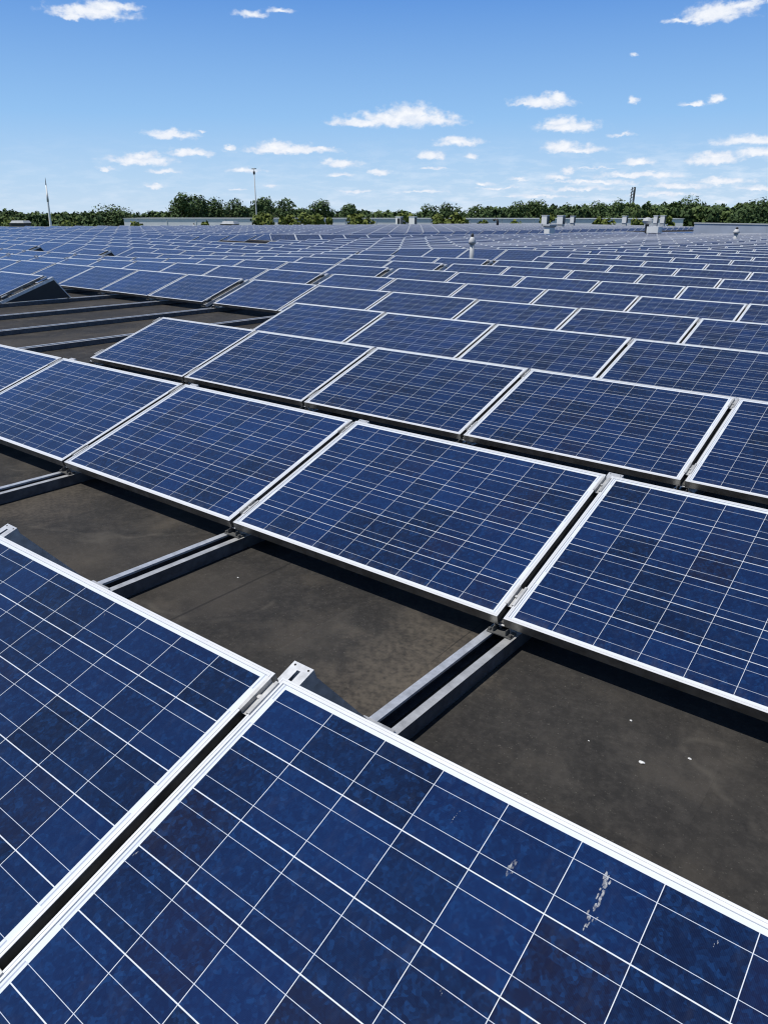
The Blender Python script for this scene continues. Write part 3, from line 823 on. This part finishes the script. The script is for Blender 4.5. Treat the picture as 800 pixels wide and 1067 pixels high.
def tree(u, vt, wpx, D, leaf, label, seed, name='tree', cat='tree', group=None, faces=1500, low=.12, taper=.4, wide=.66):
    top = far_at(u, vt, D); H = top.z+8.5; px = D/F; R = wpx*px*wide
    r = empty(name, Matrix.Translation((top.x, top.y, -8.5)) @ Matrix.Rotation(seed*1.7, 4, 'Z')); tag(r, label, cat, group)
    me = crown_mesh('crown', R, H*(1-low), 9, faces, max(.38, 1.15*px), seed, taper=taper)
    c = new_obj('crown', me, r, [leaf]); c.location = (0, 0, H*low)
    new_obj('trunk', trunk_mesh(H, .18+H*.012, seed), r, [M_TRUNK])
TG = 'trees standing out along the skyline'
BT = [(187, 202, 27, 'tallest dark tree at the edge of the big clump'), (205, 204.5, 26, 'dark round tree just behind the tallest tree of the clump'), (226, 207, 24, 'dark tree in the middle of the big clump'),
      (247, 208.5, 22, 'dark tree closing the big clump next to the lamp post'), (276, 207.5, 20, 'round dark tree just right of the lamp post'), (297, 208, 22, 'rounded dark tree behind the yellow green bushes'),
      (333, 211, 22, 'dark tree standing alone above the bushes'), (116, 214, 30, 'broad dark tree left of the warehouse end'), (362, 214.5, 18, 'small dark tree between two lower stretches of wood'),
      (446, 214, 20, 'dark tree behind the white box without a louvred front'), (463, 212.5, 22, 'dark domed tree above the yellow bushes by the boxes'), (500, 215.5, 20, 'dark tree over the gooseneck pipe'),
      (539, 211.5, 22, 'dark tree just left of the flared duct'), (557, 209.5, 24, 'tall domed tree above the flared duct'), (620, 210.5, 24, 'tall bushy tree between duct and mast'),
      (643, 209, 22, 'bushy tree just left of the lattice mast'), (693, 211.5, 40, 'very dark low tree right of the lattice mast'), (716, 209, 46, 'broad very dark domed tree beyond the warehouse end'),
      (783, 211, 30, 'green tree rising at the right end of the wood'), (800, 208.5, 30, 'green tree cut by the right edge')]
for i, (u, vt, w, lab) in enumerate(BT):
    far = 'very dark' in lab; vt -= .8 if far else 2.8
    tree(u, vt, w, 270 if far else 235+(i*7) % 25, M_LEAF_D, lab, 11+i, group=TG, faces=4200 if far else 2800, wide=.56 if far else .78)
BG = 'yellow green bushes growing before the warehouse'
BS = [(273, 221, 17, 'yellow green bush touching the lamp post'), (281, 222.5, 14, 'smaller bush right of the one at the lamp post'), (302, 222, 18, 'left bush of the long run of bushes'), (316, 221, 18, 'middle bush of the long run of bushes'),
      (330, 222.5, 15, 'third bush in the long run of bushes'), (342, 226, 9, 'low small bush closing the long run'), (373, 221.5, 17, 'single round bush before the warehouse wall'), (422, 221, 12, 'bush between two white ventilation boxes'),
      (458, 222, 16, 'bush of a pair by the boxes, lower one'), (474, 220.5, 17, 'bush of a pair by the boxes, taller one'), (140, 230, 12, 'very low bush at the warehouse end'), (215, 230.5, 12, 'very low bush under the big clump of trees'),
      (535, 228.5, 15, 'low bush before the wall right of the gooseneck'), (573, 222, 13, 'bush between the two widest ventilation boxes'), (625, 225.5, 17, 'bush before the wall between the boxes'), (662, 227, 12, 'low bush beside the lone white box'), (697, 225, 9, 'thin bush right of the pair of boxes'),
      (505, 229, 10, 'low bush beside the gooseneck pipe'), (65, 227.5, 26, 'yellow green bush right of the leaning mast'), (18, 226.5, 28, 'broad bush above the roof hatch at the left')]
for i, (u, vt, w, lab) in enumerate(BS):
    tree(u, vt, w, 150, M_LEAF_Y, lab, 60+i, 'bush', 'bush', BG, 1500, .05, .15, .85)
# the wood behind: reads as one mass
def woods():
    rs = random.Random(31); mb = MB()
    prof = [(-120, 217), (0, 217), (40, 218), (100, 217.5), (150, 219.5), (178, 216), (260, 214), (300, 214), (360, 217), (400, 216.5), (440, 217.5), (480, 217), (520, 216), (560, 213), (600, 213.5), (640, 212), (680, 212), (720, 211.5), (755, 213.5), (780, 211), (820, 209), (930, 209)]
    def top(u):
        for (a, va), (b, vb) in zip(prof, prof[1:]):
            if a <= u <= b: return va+(vb-va)*(u-a)/(b-a)
        return prof[0][1] if u < prof[0][0] else prof[-1][1]
    protos = [crown_mesh('p', 1, 2.2, 9, 800, .15, 90+i) for i in range(5)]
    data = [([v.co.copy() for v in p.vertices], [tuple(f.vertices) for f in p.polygons]) for p in protos]
    for p in protos: bpy.data.meshes.remove(p)
    for lay, D in enumerate((275, 262, 300)):
        u = -120.0
        while u < 930:
            d = D+rs.uniform(-8, 8); vt = top(u)+(1.6 if u < 500 else -1.2)+rs.uniform(-2.2, 2.4)+(2.4 if lay == 1 else 0)
            t = far_at(u, vt, d); H = t.z+8.5; R = rs.uniform(9, 16)*d/F*1.0
            V, Fc = data[rs.randrange(5)]; a = rs.uniform(0, 6.28); ca, sa = math.cos(a), math.sin(a); b = len(mb.v)
            mi = 1 if rs.random() < (.5 if u > 480 else .3) else 0
            for v in V: mb.v.append((t.x+(v.x*ca-v.y*sa)*R, t.y+(v.x*sa+v.y*ca)*R, -8.5+v.z/2.25*H))
            for f in Fc: mb.f.append(tuple(b+i for i in f)); mb.mi.append(mi)
            u += rs.uniform(5.5, 11)
    me = bpy.data.meshes.new('distant_woods'); me.from_pydata(mb.v, [], mb.f); me.update()
    for p, m in zip(me.polygons, mb.mi): p.material_index = m
    o = new_obj('distant_woods', me, None, [M_LEAF_D, M_LEAF_M]); tag(o, 'continuous dark green wood along the horizon', 'woods', kind='stuff')
woods()

# ------------------------------------------------------------------ light and sky
SUN_EL = rad(66); sdir = Vector((-.52, -.85, 0)).normalized()     # towards the sun
SUN_AZ = math.atan2(sdir.x, sdir.y)
sun_vec = Vector((sdir.x*math.cos(SUN_EL), sdir.y*math.cos(SUN_EL), math.sin(SUN_EL)))
ld = bpy.data.lights.new('sun', 'SUN'); ld.energy = 4.6; ld.angle = rad(.53); ld.color = (1.0, .965, .91)
lo = bpy.data.objects.new('sun', ld); COL.objects.link(lo); lo.rotation_euler = (-sun_vec).to_track_quat('-Z', 'Y').to_euler(); lo.location = (0, 0, 60)

w = bpy.data.worlds.new('World'); sc.world = w; w.use_nodes = True; nt = w.node_tree; g = G(nt)
for n_ in list(nt.nodes): nt.nodes.remove(n_)
out = g.n('ShaderNodeOutputWorld'); bgn = g.n('ShaderNodeBackground'); nt.links.new(bgn.outputs[0], out.inputs[0])
sky = g.n('ShaderNodeTexSky', sky_type='NISHITA'); sky.sun_disc = False; sky.sun_elevation = SUN_EL; sky.sun_rotation = SUN_AZ
sky.altitude = 100; sky.air_density = 1.0; sky.dust_density = .3; sky.ozone_density = 1.6
SKY_STRENGTH = .115
bgn.inputs['Strength'].default_value = SKY_STRENGTH
dirv = g.n('ShaderNodeTexCoord').outputs['Generated']
sp = g.n('ShaderNodeSeparateXYZ'); nt.links.new(g.vm('NORMALIZE', dirv), sp.inputs[0])
az = g.m('ARCTAN2', sp.outputs[0], sp.outputs[1]); el = g.m('ARCSINE', sp.outputs[2])
pv = g.n('ShaderNodeCombineXYZ'); nt.links.new(az, pv.inputs[0]); nt.links.new(el, pv.inputs[1])
P0 = pv.outputs[0]
wn = g.n('ShaderNodeTexNoise'); nt.links.new(g.vm('MULTIPLY', P0, (1, 1.7, 1)), wn.inputs['Vector']); wn.inputs['Scale'].default_value = 55; wn.inputs['Detail'].default_value = 4; wn.inputs['Roughness'].default_value = .6
P1 = g.vm('ADD', P0, g.vm('MULTIPLY', g.vm('SUBTRACT', wn.outputs['Color'], (.5, .5, .5)), (.022, .013, 0)))
CL = [(95, 14, 42, 8, 1), (118, 6, 34, 5, .7), (75, 17, 20, 4, .9), (110, 9, 22, 8, 1), (262, 15, 17, 5, .8), (290, 11, 16, 3.5, .7),
      (748, 14, 34, 11, 1), (712, 21, 26, 3, .6), (772, 6, 30, 7, .9), (735, 18, 24, 8, 1),
      (415, 126, 50, 9, 1), (446, 126, 36, 7, 1), (372, 128, 30, 5, 1), (425, 119, 28, 10, 1), (402, 123, 20, 7, 1),
      (565, 107, 30, 7, 1), (548, 109, 16, 4, .8), (579, 102, 14, 6, 1), (590, 133, 34, 7, .9), (585, 128, 18, 7, .9), (607, 131, 15, 6, .9),
      (600, 156, 34, 5, .85), (584, 153, 18, 6, .9), (478, 149, 26, 5, .9), (474, 146, 12, 5, .9), (449, 162, 14, 5, 1), (490, 162, 8, 3.5, .6),
      (300, 157, 52, 4, .9), (288, 154, 20, 6, 1), (312, 155, 14, 5, .9), (239, 153.5, 6, 3, .9), (336, 156, 15, 3, .8),
      (180, 141, 27, 5.5, .95), (211, 138, 8, 2, .4), (145, 168, 38, 6, .9), (150, 163, 20, 5, .9), (200, 160, 23, 5, .9), (168, 179, 18, 3.5, .7), (160, 194, 15, 3, .7), (110, 176, 8, 3, .7),
      (355, 171, 22, 5, .8), (395, 179, 11, 4.5, .8), (355, 182, 16, 3, .6), (257, 178, 22, 4, .7), (248, 197, 10, 2, .5), (281, 194, 8, 2, .5),
      (740, 167, 30, 6, .95), (746, 163, 16, 5, .95), (785, 147, 48, 6, .85), (793, 160, 28, 6, .95), (663, 170, 18, 5, .9), (660, 105.5, 7, 4, .7), (722, 108, 20, 3.5, .6), (746, 103.5, 8, 5, .8), (648, 140.5, 18, 3, .4), (661, 57, 9, 3, .3),
      (755, 189, 32, 4, .9), (665, 183, 55, 4, .8), (590, 178, 9, 5, .8), (618, 190, 60, 3, .6), (505, 191, 10, 2.5, .6), (540, 188, 12, 3, .7), (705, 194, 40, 3.5, .7), (582, 186, 14, 4, .7), (520, 196, 34, 2.2, .5), (600, 198, 60, 3, .5), (790, 196, 24, 3.5, .7), (690, 203, 60, 3, .4), (440, 200, 40, 2.2, .35), (370, 199, 30, 2, .35), (450, 176, 20, 2.5, .35), (620, 176, 30, 2, .3), (560, 205, 70, 2.5, .35)]
cov = None
for (u, v, ru, rv, s) in CL:
    q = ray(u, v).normalized(); a0, e0 = math.atan2(q.x, q.y), math.asin(q.z)
    qx = ray(u+ru, v).normalized(); qy = ray(u, v-rv).normalized()
    rx = abs(math.atan2(qx.x, qx.y)-a0)*1.38; ry = abs(math.asin(qy.z)-e0)*1.5
    d = g.vm('SUBTRACT', P1, (a0, e0, 0))
    m_ = g.vm('MAXIMUM', g.vm('MULTIPLY', d, (1/rx, 1/ry, 0)), g.vm('MULTIPLY', d, (-1/rx, -1.55/ry, 0)))
    val = g.m('MULTIPLY_ADD', g.vm('LENGTH', m_), -1.0, s*.45+.55)
    cov = val if cov is None else g.m('MAXIMUM', cov, val)
fb = g.noise(g.vm('MULTIPLY', P0, (1, 1.5, 1)), 100, 5, .55)
fb2 = g.noise(g.vm('MULTIPLY', P1, (1, 1.8, 1)), 60, 4, .6)
body = g.m('ADD', cov, g.m('MULTIPLY', g.m('SUBTRACT', fb, .5), 1.05))
dens = g.n('ShaderNodeMapRange', interpolation_type='SMOOTHSTEP'); nt.links.new(body, dens.inputs[0]); dens.inputs[1].default_value = .0; dens.inputs[2].default_value = .70
# thin veil of far cumulus low over the horizon, thicker towards +X
veil = g.noise(g.vm('MULTIPLY', P0, (1, 4.2, 1)), 26, 6, .62)
veil = g.m('MULTIPLY', g.ramp(veil, .46, .68), g.m('MULTIPLY', g.m('SUBTRACT', 1.0, g.ramp(el, .02, .085)), g.m('ADD', .25, g.m('MULTIPLY', g.ramp(az, -.85, -.25), .55))))
lit = g.ramp(g.m('ADD', g.m('MULTIPLY', fb2, .75), g.m('MULTIPLY', body, .30)), .28, .80)
ccol = g.mix(lit, (5.6, 6.4, 7.8, 1), (8.8, 8.85, 9.0, 1))
hsv = g.n('ShaderNodeHueSaturation'); hsv.inputs['Saturation'].default_value = 1.12; hsv.inputs['Value'].default_value = .72; nt.links.new(sky.outputs[0], hsv.inputs['Color'])
cr = g.n('ShaderNodeValToRGB'); nt.links.new(g.m('DIVIDE', el, rad(30)), cr.inputs[0])
stops = [(0.0, (.58, .745, .93)), (.07, (.47, .68, .93)), (.20, (.295, .550, .91)), (.42, (.128, .328, .77)), (.75, (.073, .212, .60)), (1.0, (.05, .150, .48))]
while len(cr.color_ramp.elements) < len(stops): cr.color_ramp.elements.new(.5)
for e_, (p_, c_) in zip(cr.color_ramp.elements, stops): e_.position = p_; e_.color = c_+(1,)
low = g.vm('SCALE', cr.outputs[0]); low.node.inputs['Scale'].default_value = 1/SKY_STRENGTH
base = g.mix(g.m('MULTIPLY', g.m('SUBTRACT', 1.0, g.ramp(el, rad(14), rad(45))), .92), hsv.outputs[0], low)
c1 = g.mix(g.m('MULTIPLY', veil, .95), base, (7.4, 8.0, 8.9, 1))
c2 = g.mix(g.m('MULTIPLY', dens.outputs[0], .96), c1, ccol)
nt.links.new(c2, bgn.inputs['Color'])

# ------------------------------------------------------------------ camera and render settings
cd = bpy.data.cameras.new('camera'); co = bpy.data.objects.new('camera', cd); COL.objects.link(co)
cd.sensor_fit = 'VERTICAL'; cd.sensor_height = 36.0; cd.lens = F/1067*36.0; cd.clip_start = .05; cd.clip_end = 8000
co.matrix_world = Matrix(((rgt.x, upv.x, -fwd.x, 0), (rgt.y, upv.y, -fwd.y, 0), (rgt.z, upv.z, -fwd.z, CAMH), (0, 0, 0, 1)))
sc.camera = co
vs = sc.view_settings; vs.view_transform = 'Standard'; vs.look = 'None'; vs.exposure = 0.0; vs.gamma = 1.0; vs.use_curve_mapping = False
sc.render.engine = 'CYCLES'; sc.cycles.use_denoising = True; sc.cycles.max_bounces = 6; sc.cycles.use_adaptive_sampling = True
sc.cycles.filter_width = 1.2
